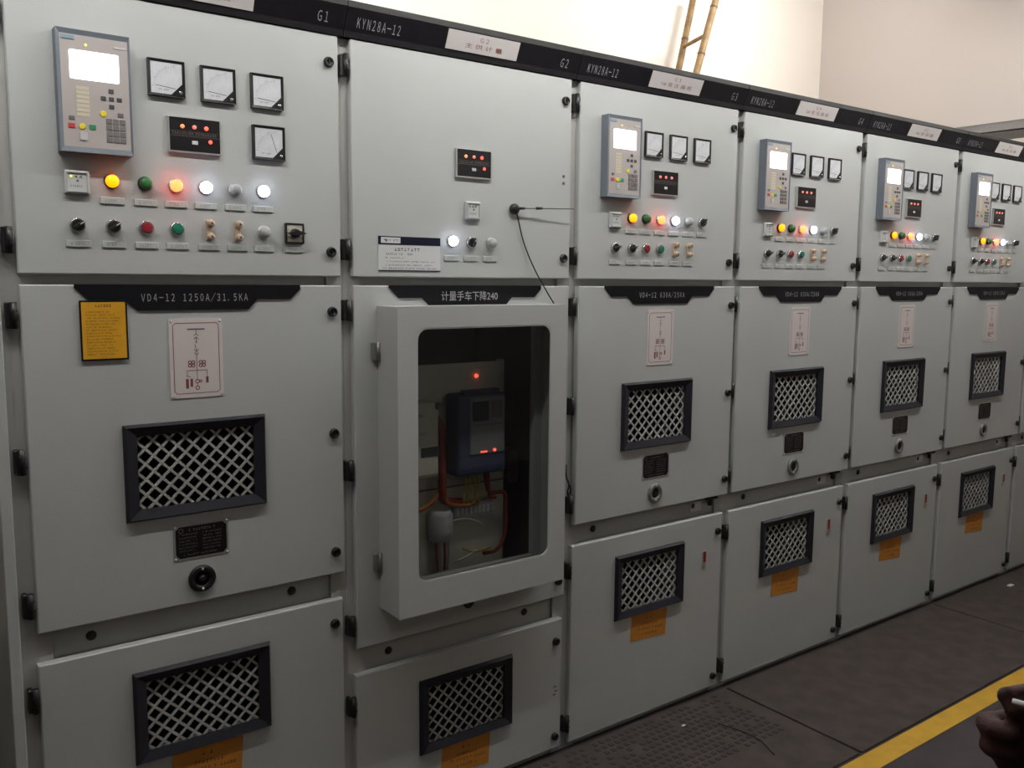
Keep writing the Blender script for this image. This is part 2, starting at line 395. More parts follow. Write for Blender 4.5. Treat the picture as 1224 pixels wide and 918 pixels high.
def relay(par, x, z, seed):
    W2, H2, D = 0.075, 0.130, 0.034
    def body(bm):
        ring_frame(bm, rect(-W2, W2, -H2, H2), rect(-W2+0.009, W2-0.005, -H2+0.012, H2-0.012), -D, 0.0, -D+0.003)
        box(bm, -W2+0.002, W2-0.002, -0.02, -0.001, -H2+0.002, H2-0.002)
    r = obj('protection_relay', mesh('relay_body', body), 'relay_blue', par, (x, 0, z-FZ))
    F = -D + 0.0026
    obj('front_panel', mesh('relay_panel', lambda bm: box(bm, -W2+0.008, W2-0.004, F, -0.015, -H2+0.011, H2-0.011)), 'relay_panel', r)
    P = lambda u, v: (-W2 + 0.15*u, H2 - 0.26*v)
    def patch(nm, m, u0, u1, v0, v1, h=0.0015, b=0.0004):
        a, bb = P(u0, v1), P(u1, v0)
        obj(nm, mesh('relay_%s_%.3f_%.3f' % (nm, u0, v0), lambda bm: box(bm, a[0], bb[0], F-h, F+0.001, a[1], bb[1], b)), m, r)
    def scr(bm): prism(bm, [(q[0], q[1]) for q in rrect(P(.17,0)[0], P(.84,0)[0], P(0,.40)[1], P(0,.165)[1], 0.004)], F-0.0012, F+0.001)
    obj('screen', mesh('relay_screen', scr), 'screen', r)
    patch('brand_strip', 'relay_teal', .07, .25, .05, .085)
    patch('model_strip', 'key_light', .78, .95, .095, .115)
    for i in range(7): patch('led_label', 'relay_cream', .24, .42, .455+i*.036, .484+i*.036, 0.0006, 0)
    for u, v in ((.72,.47),(.61,.535),(.72,.535),(.83,.535),(.72,.60)): patch('arrow_key', 'key_dark', u-.035, u+.035, v-.017, v+.017)
    patch('menu_key', 'key_grey', .80, .88, .645, .68)
    for i in range(4):
        for j in range(3): patch('number_key', 'key_grey', .635+j*.095, .715+j*.095, .70+i*.052, .742+i*.052)
    patch('small_key', 'key_grey', .13, .21, .705, .735)
    patch('red_key', 'key_red', .12, .21, .765, .805); patch('green_key', 'key_green', .40, .49, .765, .805)
    patch('port_cover', 'key_light', .27, .37, .83, .90, 0.002)
    for nm, u, v in (('round_key', .6, .665), ('round_key', .305, .785)):
        q = P(u, v); obj(nm, mesh('relay_round_%.2f' % u, lambda bm: lathe(bm, [(0.007, 0.001), (0.007, -0.0015), (0.0055, -0.002)], (q[0], F, q[1]), 14)), 'key_yellow', r)
    q = P(.40, .115); obj('status_led', mesh('relay_led', lambda bm: lathe(bm, [(0.0028, 0.001), (0.0028, -0.001)], (q[0], F, q[1]), 10)), 'led_lime', r)

def ammeter(par, x, z, ang, nm='ammeter'):
    H = 0.0415
    def case(bm):
        ring_frame(bm, rect(-H, H, -H, H), rect(-H+0.006, H-0.006, -H+0.006, H-0.006), -0.010, 0.0, -0.0085)
        box(bm, -H+0.002, H-0.002, -0.004, -0.001, -H+0.002, H-0.002)
        prism(bm, [(H-0.034, -H+0.004), (H-0.004, -H+0.004), (H-0.004, -H+0.034)], -0.0105, -0.003)
    a = obj(nm, mesh('meter_case', case), 'black_plastic', par, (x, 0, z-FZ))
    obj('dial', mesh('meter_dial', lambda bm: box(bm, -H+0.006, H-0.006, -0.0075, -0.003, -H+0.006, H-0.006)), 'dial', a)
    def scale(bm):
        cx, cz, R = 0.022, -0.024, 0.050
        for i in range(13):
            t = math.radians(95 + i*80/12); l = 0.006 if i % 3 == 0 else 0.003
            line(bm, cx+R*math.cos(t), cz+R*math.sin(t), cx+(R+l)*math.cos(t), cz+(R+l)*math.sin(t), 0.0007, -0.0077)
        scribble(bm, -0.018, 0.008, -0.029, -0.024, 1, 0.8, 3, -0.0077, 0)
    obj('scale_marks', mesh('meter_scale', scale), 'letter_dark', a)
    t = math.radians(ang)
    obj('needle', mesh('meter_needle_%d' % ang, lambda bm: line(bm, 0.020, -0.022, 0.020+0.046*math.cos(t), -0.022+0.046*math.sin(t), 0.0013, -0.0079)), 'key_dark', a)
    obj('zero_screw', mesh('meter_screw', lambda bm: lathe(bm, [(0.004, -0.0104), (0.004, -0.012), (0.002, -0.0125)], (0.030, 0, -0.030), 12)), 'chrome', a)

def status_display(par, x, z, red=True):
    d = obj('live_line_display', mesh('display_frame', lambda bm: ring_frame(bm, rect(-0.062, 0.062, -0.041, 0.041), rect(-0.058, 0.060, -0.037, 0.0395), -0.008, 0.0)), 'galvanised', par, (x, 0, z-FZ))
    obj('face', mesh('display_face', lambda bm: box(bm, -0.059, 0.061, -0.0065, -0.0005, -0.038, 0.0405)), 'led_plate', d)
    for i, dx in enumerate((-0.028, 0.0, 0.028)):
        obj('phase_led', mesh('display_led', lambda bm: lathe(bm, [(0.0050, 0), (0.0050, -0.002), (0.0038, -0.004), (0.0, -0.005)], seg=12, cap=False)), 'led_amber' if red and i == 0 else ('led_red' if red and i == 2 else 'led_rose'), d, (dx, -0.0064, 0.020))
    def marks(bm):
        scribble(bm, -0.052, 0.054, 0.001, 0.008, 1, 0.8, 5, -0.0067, 0); quad(bm, -0.058, 0.059, -0.0022, -0.0012, -0.0067); quad(bm, -0.058, 0.059, 0.0088, 0.0094, -0.0067)
    obj('marking', mesh('display_marks', marks), 'name_line', d)
    obj('test_button', mesh('display_btn', lambda bm: box(bm, -0.007, 0.007, -0.0095, -0.006, -0.0045, 0.0045, 0.001)), 'card_white', d, (0.0, 0, -0.016))
    if red: obj('lock_led', mesh('display_led2', lambda bm: lathe(bm, [(0.0045, 0), (0.0045, -0.002), (0.002, -0.004)], seg=10)), 'led_red', d, (0.037, -0.0064, -0.011))

def lamp(par, x, z, m, bezel):
    b = obj('indicator_lamp', mesh('lamp_bezel', lambda bm: lathe(bm, [(0.0165, 0.0), (0.0165, -0.005), (0.0150, -0.008)], seg=22)), bezel, par, (x, 0, z-FZ))
    obj('lens', mesh('lamp_lens', lambda bm: lathe(bm, [(0.0142, -0.007), (0.0142, -0.014), (0.0125, -0.018), (0.008, -0.0205), (0.0, -0.021)], seg=22, cap=False)), m, b)
def push_button(par, x, z, m):
    b = obj('push_button', mesh('button_bezel', lambda bm: lathe(bm, [(0.0165, 0.0), (0.0165, -0.006), (0.0135, -0.011), (0.0128, -0.008)], seg=22)), 'chrome', par, (x, 0, z-FZ))
    obj('cap', mesh('button_cap', lambda bm: lathe(bm, [(0.0126, -0.007), (0.0126, -0.0125), (0.011, -0.014)], seg=22)), m, b)
def selector(par, x, z, ang):
    b = obj('selector_switch', mesh('button_bezel', None), 'chrome', par, (x, 0, z-FZ))
    def kn(bm):
        lathe(bm, [(0.0126, -0.007), (0.0126, -0.013), (0.0115, -0.014)], seg=20)
        box(bm, -0.0035, 0.0035, -0.026, -0.012, -0.013, 0.013, 0.0012)
    k = obj('knob', mesh('selector_knob', kn), 'black_plastic', b, rot=(0, math.radians(ang), 0))
    obj('pointer', mesh('selector_pointer', lambda bm: box(bm, -0.001, 0.001, -0.0264, -0.0255, 0.002, 0.012)), 'card_white', b, rot=(0, math.radians(ang), 0))
def link(par, x, z):
    def base(bm):
        box(bm, -0.007, 0.007, -0.006, 0.0, -0.024, 0.024, 0.0015)
    l = obj('test_link', mesh('link_base', base), 'link_beige', par, (x, 0, z-FZ))
    for dz in (-0.016, 0.016):
        obj('terminal_knob', mesh('link_knob', lambda bm: lathe(bm, [(0.0085, -0.005), (0.0095, -0.011), (0.0075, -0.014), (0.0075, -0.019), (0.004, -0.020)], seg=14)), 'link_beige', l, (0.003, 0, dz))
        obj('terminal_screw', mesh('link_screw', lambda bm: lathe(bm, [(0.0028, -0.0195), (0.0028, -0.0205)], seg=8)), 'key_dark', l, (0.003, 0, dz))
def rotary(par, x, z):
    b = obj('rotary_switch', mesh('rotary_plate', lambda bm: ring_frame(bm, rect(-0.025, 0.025, -0.026, 0.026), rect(-0.021, 0.021, -0.022, 0.022), -0.008, 0.0)), 'black_plastic', par, (x, 0, z-FZ))
    obj('scale_plate', mesh('rotary_scale', lambda bm: box(bm, -0.0215, 0.0215, -0.0065, -0.001, -0.0225, 0.0225)), 'switch_plate', b)
    def kn(bm):
        lathe(bm, [(0.0125, -0.006), (0.0115, -0.018), (0.009, -0.020)], seg=18)
        prism(bm, [(-0.024, 0.0), (-0.006, -0.006), (0.006, -0.006), (0.026, 0.0), (0.006, 0.006), (-0.006, 0.006)], -0.026, -0.012)
    obj('handle', mesh('rotary_handle', kn), 'black_plastic', b)
def label_plate(par, x, z, seed):
    l = obj('label_plate', mesh('label_plate', lambda bm: box(bm, -0.026, 0.026, -0.0035, 0.0, -0.0075, 0.0075, 0.001)), 'label_grey', par, (x, 0, z-FZ))
    obj('lettering', mesh('label_text_%d' % (seed % 3), lambda bm: scribble(bm, -0.016, 0.016, -0.004, 0.004, 1, 0.8, seed % 3, -0.0037, 0.2, 0.0055)), 'letter_soft', l)
def socket(par, x, z, clear=False):
    s = obj('signal_socket', mesh('socket_box', lambda bm: box(bm, -0.026, 0.026, -0.010, 0.0, -0.026, 0.026, 0.002)), 'socket_white', par, (x, 0, z-FZ))
    obj('cover', mesh('socket_cover', lambda bm: ring_frame(bm, rect(-0.022, 0.022, -0.022, 0.022), rect(-0.020, 0.020, -0.020, 0.020), -0.013, -0.009)), 'label_grey', s)
    for i, (dx, dz) in enumerate(((-0.012, 0.012), (-0.002, 0.012), (0.008, 0.012), (0.001, 0.003))):
        obj('pin_led', mesh('socket_led', lambda bm: lathe(bm, [(0.0026, -0.0095), (0.0026, -0.0115)], seg=8)), 'led_lime' if i == 0 and not clear else 'key_grey', s, (dx, 0, dz))
    obj('lettering', mesh('socket_text', lambda bm: scribble(bm, -0.014, 0.014, -0.012, -0.006, 1, 0.7, 2, -0.0102, 0)), 'letter_dark', s)
def rating_plate(par, s, wtxt, htxt, y):
    pts = [(0.130,1.629),(0.130,1.622),(0.160,1.593),(0.236,1.593),(0.264,1.568),(0.530,1.568),(0.554,1.593),(0.642,1.593),(0.668,1.618),(0.668,1.629)]
    p = obj('rating_plate', mesh('rating_plate_%.3f' % y, lambda bm: prism(bm, [(x, z-FZ) for x, z in pts], y-0.004, y)), 'plate_black', par)
    obj('lettering', text_mesh(s, wtxt, htxt), 'letter_grey', p, (0.400, y-0.0046, 1.5985-FZ))
def mimic(par, x, z, y):
    W2, H2 = 0.0645, 0.097
    d = obj('mimic_diagram', mesh('mimic_plate', lambda bm: prism(bm, rrect(-W2, W2, -H2, H2, 0.004, 2), -0.002, 0.0)), 'diagram_white', par, (x, y, z-FZ))
    def border(bm):
        o = [(-.055,-.080),(-.049,-.086),(.049,-.086),(.055,-.080),(.055,.080),(.049,.086),(-.049,.086),(-.055,.080)]
        for i in range(8): line(bm, *o[i], *o[(i+1) % 8], 0.0016, -0.0023)
    obj('border', mesh('mimic_border', border), 'mimic_ink', d)
    def lines(bm):
        y = -0.0023; t = 0.0014
        line(bm, 0, .070, 0, .058, t, y)
        for zz in (.060, .052): line(bm, -.006, zz-.006, 0, zz, t, y); line(bm, 0, zz, .006, zz-.006, t, y)
        line(bm, 0, .052, 0, .040, t, y); line(bm, -.004, .034, 0.001, .018, t, y); circ(bm, 0, .039, .002, .002, y)
        for zz in (.008, .016): line(bm, -.006, zz+.006, 0, zz, t, y); line(bm, 0, zz, .006, zz+.006, t, y)
        line(bm, 0, .018, 0, -.055, t, y)
        for s in (-1, 1):
            for xx in (.009, .017):
                for zz in (-.010, -.018): circ(bm, s*xx, zz, .0048, .0022, y)
        line(bm, -.024, -.030, .024, -.030, t, y); line(bm, -.024, -.030, -.024, -.046, t, y); line(bm, .024, -.030, .024, -.044, t, y)
        quad(bm, -.028, -.021, -.074, -.050, y); line(bm, -.026, -.042, -.016, -.046, t, y); quad(bm, -.017, -.011, -.070, -.050, y)
        quad(bm, .021, .027, -.062, -.046, y); circ(bm, 0, -.057, .0055, .0022, y); circ(bm, .008, -.057, .004, .0022, y); line(bm, 0, -.062, 0, -.068, t, y); circ(bm, 0, -.073, .0055, .0022, y)
    obj('circuit_lines', mesh('mimic_lines', lines), 'mimic_ink', d)
    obj('busbar_line', mesh('mimic_bus', lambda bm: quad(bm, -.021, .021, .0695, .0725, -0.0024)), 'letter_dark', d)
    for sx in (-1, 1):
        for sz in (-1, 1): obj('rivet', mesh('rivet', lambda bm: lathe(bm, [(0.003, 0), (0.003, -0.0012), (0.0015, -0.0022)], seg=8)), 'rivet', d, (sx*0.0585, -0.0018, sz*0.0905))
def nameplate(par, x, z, y):
    n = obj('nameplate', mesh('nameplate', lambda bm: box(bm, -0.068, 0.068, -0.0015, 0, -0.045, 0.045)), 'galvanised', par, (x, y, z-FZ))
    c = 0.009
    obj('black_field', mesh('nameplate_field', lambda bm: prism(bm, [(-.063,-.040+c),(-.063+c,-.040),(.063-c,-.040),(.063,-.040+c),(.063,.040-c),(.063-c,.040),(-.063+c,.040),(-.063,.040-c)], -0.002, -0.001)), 'name_black', n)
    def marks(bm):
        scribble(bm, -.036, .036, .026, .035, 1, .7, 4, -.0022, 0); scribble(bm, -.056, -.002, -.026, .024, 6, .45, 8, -.0022, .25); scribble(bm, .003, .056, -.026, .024, 6, .45, 9, -.0022, .25); scribble(bm, -.045, .045, -.036, -.029, 1, .7, 6, -.0022, 0)
        circ(bm, -.050, .030, .006, .0015, -.0022)
    obj('lettering', mesh('nameplate_marks', marks), 'name_line', n)
    for sx in (-1, 1):
        for sz in (-1, 1): obj('rivet', mesh('rivet', None), 'rivet', n, (sx*0.064, -0.0012, sz*0.041))
def crank_port(par, x, z, y, steel):
    p = obj('crank_port', mesh('port_flange', lambda bm: lathe(bm, [(0.034, 0), (0.034, -0.006), (0.031, -0.009), (0.020, -0.009), (0.018, -0.003)], seg=28)), 'steel_port' if steel else 'black_plastic', par, (x, y, z-FZ))
    def inner(bm):
        if steel:
            lathe(bm, [(0.018, -0.0035), (0.012, -0.0038)], seg=20); box(bm, -0.004, 0.004, -0.0055, -0.003, -0.017, 0.017, 0.001)
        else:
            lathe(bm, [(0.0185, -0.0035), (0.008, -0.004), (0.0075, -0.008), (0.0045, -0.0085)], seg=20)
    obj('keyhole_cover', mesh('port_inner_%d' % steel, inner), 'dark_hole' if steel else 'bezel', p)
    for dz in (-0.026, 0.026): obj('screw', mesh('port_screw', lambda bm: lathe(bm, [(0.0032, -0.008), (0.0032, -0.0098), (0.0015, -0.0105)], seg=8)), 'rivet', p, (0, 0, dz))
def orange_sticker(par, x, z, y, tilt=-0.07):
    s = obj('warning_sticker', mesh('orange_sticker', lambda bm: box(bm, -0.090, 0.090, -0.0008, 0.0, -0.051, 0.051)), 'sticker_orange', par, (x, y, z-FZ), (0, -tilt, 0))
    def marks(bm):
        scribble(bm, -.018, .022, .022, .036, 1, .8, 1, -.0010, 0, .012); scribble(bm, -.035, .040, .000, .012, 1, .8, 2, -.0010, 0); scribble(bm, -.060, .075, -.018, -.007, 1, .8, 3, -.0010, 0); scribble(bm, -.040, .045, -.037, -.026, 1, .8, 4, -.0010, 0)
    obj('lettering', mesh('sticker_marks', marks), 'letter_brown', s)
def bolt(par, x, z):
    obj('panel_bolt', mesh('panel_bolt', lambda bm: lathe(bm, [(0.012, 0.0), (0.012, -0.002), (0.009, -0.004), (0.0, -0.0045)], seg=14, cap=False)), 'bezel', par, (x, 0.030, z-FZ))

SIGN2 = {1: '主 供 进 线', 2: '主 供 计 量', 3: '1# 变 压 器 柜', 4: '2# 变 压 器 柜', 5: '3# 变 压 器', 6: '4# 变 压 器', 7: '5# 变 压 器'}
LABELS = {
 1: 'leftmost grey switchgear cabinet, with a yellow notice under its black plate',
 2: 'grey metering cabinet with a glass-fronted box on its middle door',
 3: 'grey switchgear cabinet just right of the glass-fronted metering cabinet',
 4: 'grey switchgear cabinet, second to the right of the glass-fronted metering cabinet',
 5: 'grey switchgear cabinet, third to the right of the glass-fronted metering cabinet',
 6: 'grey switchgear cabinet, fourth right of the metering cabinet, beneath the overhead tray',
 7: 'farthest right grey switchgear cabinet, cut off by the picture edge'}

def cabinet(n):
    t = thing('switchgear_cabinet', LABELS[n], 'cabinet', ((n-1)*0.8, 0, FZ), 'row of switchgear cabinets')
    metering = n == 2; first = n == 1
    zm = 0.5955 if metering else 0.8325      # bottom of middle door
    zl = 0.517 if metering else 0.758        # top of lower door
    zmid = (zm+zl)/2
    # carcass
    def carc(bm):
        a, b = 0.0003, 0.7997
        z0, z1 = 0.0, 2.30-FZ
        box(bm, a, a+0.012, 0.0505, 1.487, z0, z1-0.013); box(bm, b-0.012, b, 0.0505, 1.487, z0, z1-0.013)
        box(bm, a, b, 0.0505, 1.487, z1-0.012, z1); box(bm, a, b, 1.488, 1.5, z0, z1); box(bm, a+0.013, b-0.013, 0.0505, 1.487, z0, 0.015)
        for x0, x1 in ((a, 0.052), (0.752, b)): box(bm, x0, x1, 0.020, 0.05, z0, z1)
        box(bm, 0.053, 0.751, 0.0305, 0.05, 1.60-FZ, 1.68-FZ)
        box(bm, 0.053, 0.751, 0.022, 0.05, 2.24-FZ, 2.30-FZ); box(bm, 0.053, 0.751, 0.024, 0.05, z0, 0.06)
        box(bm, 0.054, 0.750, 0.030, 0.048, zl-0.06-FZ, zm+0.05-FZ)
    obj('frame', mesh('carcass_%d' % metering, carc), 'paint_frame', t)
    for x, dz in ((0.136, -0.002), (0.640, 0.004)): bolt(t, x, zmid + dz)
    # header
    def hdr(bm):
        prof = [(0.035, 2.274), (-0.004, 2.274), (-0.007, 2.289), (-0.0295, 2.338), (-0.031, 2.342), (0.035, 2.342)]
        a = [bm.verts.new((0.001, y, z-FZ)) for y, z in prof]; b = [bm.verts.new((0.799, y, z-FZ)) for y, z in prof]
        bm.faces.new(a); bm.faces.new(b)
        for i in range(6): bm.faces.new((a[i], a[(i+1)%6], b[(i+1)%6], b[i]))
    h = obj('header', mesh('header', hdr), 'header_black', t)
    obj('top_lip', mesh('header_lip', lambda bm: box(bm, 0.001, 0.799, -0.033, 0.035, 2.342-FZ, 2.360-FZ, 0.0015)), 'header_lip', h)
    yf = lambda z: -0.007 - (z-2.289)*0.0225/0.049
    for s, x, wd in (('KYN28A-12', 0.098, 0.128), ('G%d' % n, 0.738, 0.029)):
        obj('lettering', text_mesh(s, wd, 0.0265), 'letter_grey', h, (x, yf(2.311)-0.0008, 2.311-FZ), (HEADTILT, 0, 0))
    s = obj('name_sign', mesh('name_sign', lambda bm: box(bm, -0.124, 0.124, -0.002, 0.0, -0.0265, 0.0265)), 'sign_white', t, (0.433, yf(2.3165)-0.0002, 2.3165-FZ), (HEADTILT, 0, 0))
    obj('lettering', text_mesh('G%d' % n, 0.030, 0.0125), 'letter_red', s, (0.0, -0.0024, 0.0115))
    obj('lettering', text_mesh(SIGN2[n], 0.128 if metering or first else 0.146, 0.0135), 'letter_red', s, (0.003, -0.0024, -0.0075))
    # upper door
    d = obj('instrument_door', mesh('upper_door', lambda bm: door_panel(bm, 0.0205, 0.786, 1.651-FZ, 2.273-FZ, 0.0)), 'paint', t)
    add_hinges(d, [2.203-FZ, 1.724-FZ]); add_locks(d, [2.203-FZ, 1.716-FZ])
    # middle door
    ym = 0.0 if n < 3 else -0.010
    xr = 0.786 if n < 3 else 0.793
    if metering:
        hole = rect(0.130, 0.650, 0.76-FZ, 1.54-FZ)
        d = obj('metering_door', mesh('mid_door_m', lambda bm: door_panel(bm, 0.0205, 0.786, zm-FZ, 1.628-FZ, 0.0, hole)), 'paint', t)
        add_hinges(d, [1.561-FZ, 1.117-FZ, 0.668-FZ]); add_locks(d, [0.650-FZ])
    else:
        d = obj('breaker_door', mesh('mid_door_%d' % (n > 2), lambda bm: door_panel(bm, 0.0205, xr, zm-FZ, 1.628-FZ, ym, ghole(0.392, 1.180-FZ))), 'paint', t)
        add_hinges(d, [1.561-FZ, 1.234-FZ, 0.902-FZ]); add_locks(d, [1.558-FZ, 1.228-FZ, 0.895-FZ], 0.758 if n < 3 else 0.768, ym)
        grille(t, 0.392, 1.180, ym)
        nameplate(t, 0.394, 0.992, ym); crank_port(t, 0.392, 0.893, ym, n > 2)
        mimic(t, 0.397, 1.450, ym)
    rating_plate(t, {1: 'VD4-12 1250A/31.5KA', 2: '计量手车下降240'}.get(n, 'VD4-12 630A/25KA'), 0.255 if first else (0.20 if metering else 0.222), 0.028 if metering else 0.0225, ym)
    # lower door
    gz = 0.327 if metering else 0.567
    gx = 0.396 if metering else 0.390
    d = obj('cable_door', mesh('low_door_%d' % metering, lambda bm: door_panel(bm, 0.0165, 0.779, 0.060-FZ, zl-FZ, 0.0, ghole(gx, gz-FZ))), 'paint', t)
    add_hinges(d, [(0.427 if metering else 0.676)-FZ, 0.131-FZ]); add_locks(d, [(0.442 if metering else 0.690)-FZ, 0.105-FZ], 0.752)
    grille(t, gx, gz)
    orange_sticker(t, 0.392, gz-0.118-0.050, -0.0002 if not first else -0.0002)
    if n > 2:
        r = obj('lock_indicator', mesh('lock_indicator', lambda bm: prism(bm, rrect(-0.009, 0.009, -0.038, 0.030, 0.008, 3), -0.004, 0)), 'galvanised', t, (0.680, 0, 0.594-FZ))
        obj('red_flag', mesh('lock_flag', lambda bm: box(bm, -0.007, 0.007, -0.006, -0.003, -0.014, 0.028, 0.001)), 'lock_red', r)
        b = obj('grounding_lug', mesh('ground_lug', lambda bm: (box(bm, -0.028, 0.028, 0.0, 0.02, -0.010, 0.0, 0.002), box(bm, -0.012, 0.004, 0.005, 0.02, -0.034, -0.008, 0.002))), 'black_plastic', t, (0.725, 0.002, zm-0.006-FZ))
        obj('side_tag', mesh('side_tag', lambda bm: box(bm, -0.03, 0.03, 0.027, 0.0302, -0.018, 0.018)), 'sign_white', t, (0.655, 0, zmid-FZ))
    # instruments
    if metering:
        for dx, dz in ((0, 0.012), (0.004, -0.004), (-0.003, -0.016)): obj('drill_mark', mesh('drill_mark_%.3f' % dz, lambda bm: box(bm, -0.006, 0.006, -0.0006, 0.0, -0.0025, 0.0025)), 'key_grey', t, (0.752+dx, 0, 0.270+dz-FZ))
        status_display(t, 0.410, 1.981)
        socket(t, 0.407, 1.847, True)
        lamp(t, 0.337, 1.757, 'lens_white', 'chrome'); selector(t, 0.404, 1.755, 20); lamp(t, 0.476, 1.755, 'lens_grey', 'galvanised')
        for i, x in enumerate((0.336, 0.404, 0.473)): label_plate(t, x, 1.708, i)
        for z in (1.972, 1.951): obj('door_screw', mesh('door_screw', lambda bm: lathe(bm, [(0.005, 0), (0.005, -0.0015), (0.003, -0.003)], seg=10)), 'key_grey', t, (0.756, 0, z-FZ))
        c = obj('maker_plate', mesh('maker_plate', lambda bm: box(bm, -0.100, 0.100, -0.0015, 0, -0.048, 0.048)), 'card_white', t, (0.198, 0, 1.716-FZ))
        obj('navy_band', mesh('maker_band', lambda bm: (box(bm, -0.100, 0.100, -0.0020, -0.0012, 0.025, 0.048), box(bm, -0.100, 0.100, -0.0020, -0.0012, -0.048, -0.045))), 'navy', c)
        obj('logo_panel', mesh('maker_logo', lambda bm: box(bm, -0.092, -0.031, -0.0024, -0.0018, 0.029, 0.045)), 'card_white', c)
        def marks(bm):
            prism(bm, [(-.084,.040),(-.076,.033),(-.073,.033),(-.073,.040)], -.0026, -.0024); scribble(bm, -.071, -.037, .033, .041, 1, .7, 3, -.0026, 0, .006)
            scribble(bm, -.050, .058, .007, .018, 1, .8, 11, -.0017, 0, .0105)
            scribble(bm, -.076, -.024, -.004, .003, 1, .8, 12, -.0017, 0, .006); scribble(bm, -.008, .013, -.004, .003, 1, .8, 13, -.0017, 0, .006)
            for i, (a, b) in enumerate(((-.078, -.018), (-.078, .085), (-.078, .080))): scribble(bm, a, b, -.014-i*.010, -.008-i*.010, 1, .6, 14+i, -.0017, 0, .005)
            scribble(bm, -.088, .090, -.043, -.037, 1, .7, 19, -.0017, 0, .005)
        obj('lettering', mesh('maker_marks', marks), 'letter_dark', c)
    else:
        relay(t, 0.187, 2.048, n)
        for i, x in enumerate((0.3475, 0.468, 0.5895)): ammeter(t, x, 2.106, (174, 174, 174)[i])
        status_display(t, 0.408, 1.981, first)
        r1, r2, l1, l2 = (1.862, 1.761, 1.8185, 1.720) if first else (1.856, 1.756, 1.812, 1.708)
        if first:
            ammeter(t, 0.591, 1.982, 108, 'voltmeter'); socket(t, 0.146, 1.855)
            xs = (0.219, 0.292, 0.361, 0.431, 0.503, 0.574)
            for x, m, b in zip(xs, ('lens_yellow', 'lens_green', 'lens_red', 'lens_white', 'lens_grey', 'lens_white'), ('black_plastic', 'black_plastic', 'chrome', 'chrome', 'galvanised', 'galvanised')): lamp(t, x, r1, m, b)
            for i, x in enumerate(xs): label_plate(t, x, l1, i)
            ys = (0.144, 0.219, 0.291, 0.361, 0.436, 0.506, 0.574, 0.655)
            selector(t, ys[0], r2, 55); selector(t, ys[1], r2, 55); push_button(t, ys[2], r2, 'button_red'); push_button(t, ys[3], r2, 'button_green')
            link(t, ys[4], r2); link(t, ys[5], r2); lamp(t, ys[6], r2, 'lens_grey', 'galvanised'); rotary(t, ys[7], r2)
            for i, x in enumerate(ys): label_plate(t, x, l2, i+1)
        else:
            xs = (0.252, 0.320, 0.388, 0.459, 0.531, 0.602)
            socket(t, 0.178, 1.846, True)
            for x, m, b in zip(xs[:5], ('lens_yellow', 'lens_green', 'lens_red', 'lens_white', 'lens_grey'), ('black_plastic', 'black_plastic', 'chrome', 'chrome', 'galvanised')): lamp(t, x, r1, m, b)
            selector(t, xs[5], r1, 30)
            for i, x in enumerate(xs): label_plate(t, x, l1, i)
            ys = (0.180, 0.257, 0.324, 0.392, 0.466, 0.535)
            selector(t, ys[0], r2, 75); selector(t, ys[1], r2, 75); push_button(t, ys[2], r2, 'button_red'); push_button(t, ys[3], r2, 'button_green')
            link(t, ys[4], r2); link(t, ys[5], r2)
            for i, x in enumerate(ys): label_plate(t, x, l2, i+2)
    if first:
        # yellow notice
        y = obj('notice', mesh('notice', lambda bm: box(bm, -0.051, 0.051, -0.0012, 0, -0.069, 0.069)), 'plate_black', t, (0.189, -0.0045, 1.5235-FZ))
        obj('yellow_field', mesh('notice_field', lambda bm: box(bm, -0.0470, 0.0470, -0.0016, -0.001, -0.0650, 0.0650)), 'notice_yellow', y)
        def marks(bm):
            scribble(bm, -.018, .020, .053, .060, 1, .8, 21, -.0018, 0, .006)
            scribble(bm, -.038, .042, -.058, .046, 15, .45, 22, -.0018, .35, .004)
        obj('lettering', mesh('notice_marks', marks), 'letter_brown', y)
        obj('end_trim', mesh('end_trim', lambda bm: box(bm, -0.040, -0.0155, -0.002, 1.5, 0.0, 2.30-FZ, 0.002)), 'paint', t)
        obj('end_post', mesh('end_post', lambda bm: box(bm, -0.0155, 0.001, 0.020, 1.5, 0.0, 2.30-FZ)), 'paint_frame', t)
    return t
# meshes that are fetched by name before their first full use
mesh('button_bezel', lambda bm: lathe(bm, [(0.0165, 0.0), (0.0165, -0.006), (0.0135, -0.011), (0.0128, -0.008)], seg=22))
mesh('rivet', lambda bm: lathe(bm, [(0.003, 0), (0.003, -0.0012), (0.0015, -0.0022)], seg=8))
CAB = {n: cabinet(n) for n in range(1, 8)}

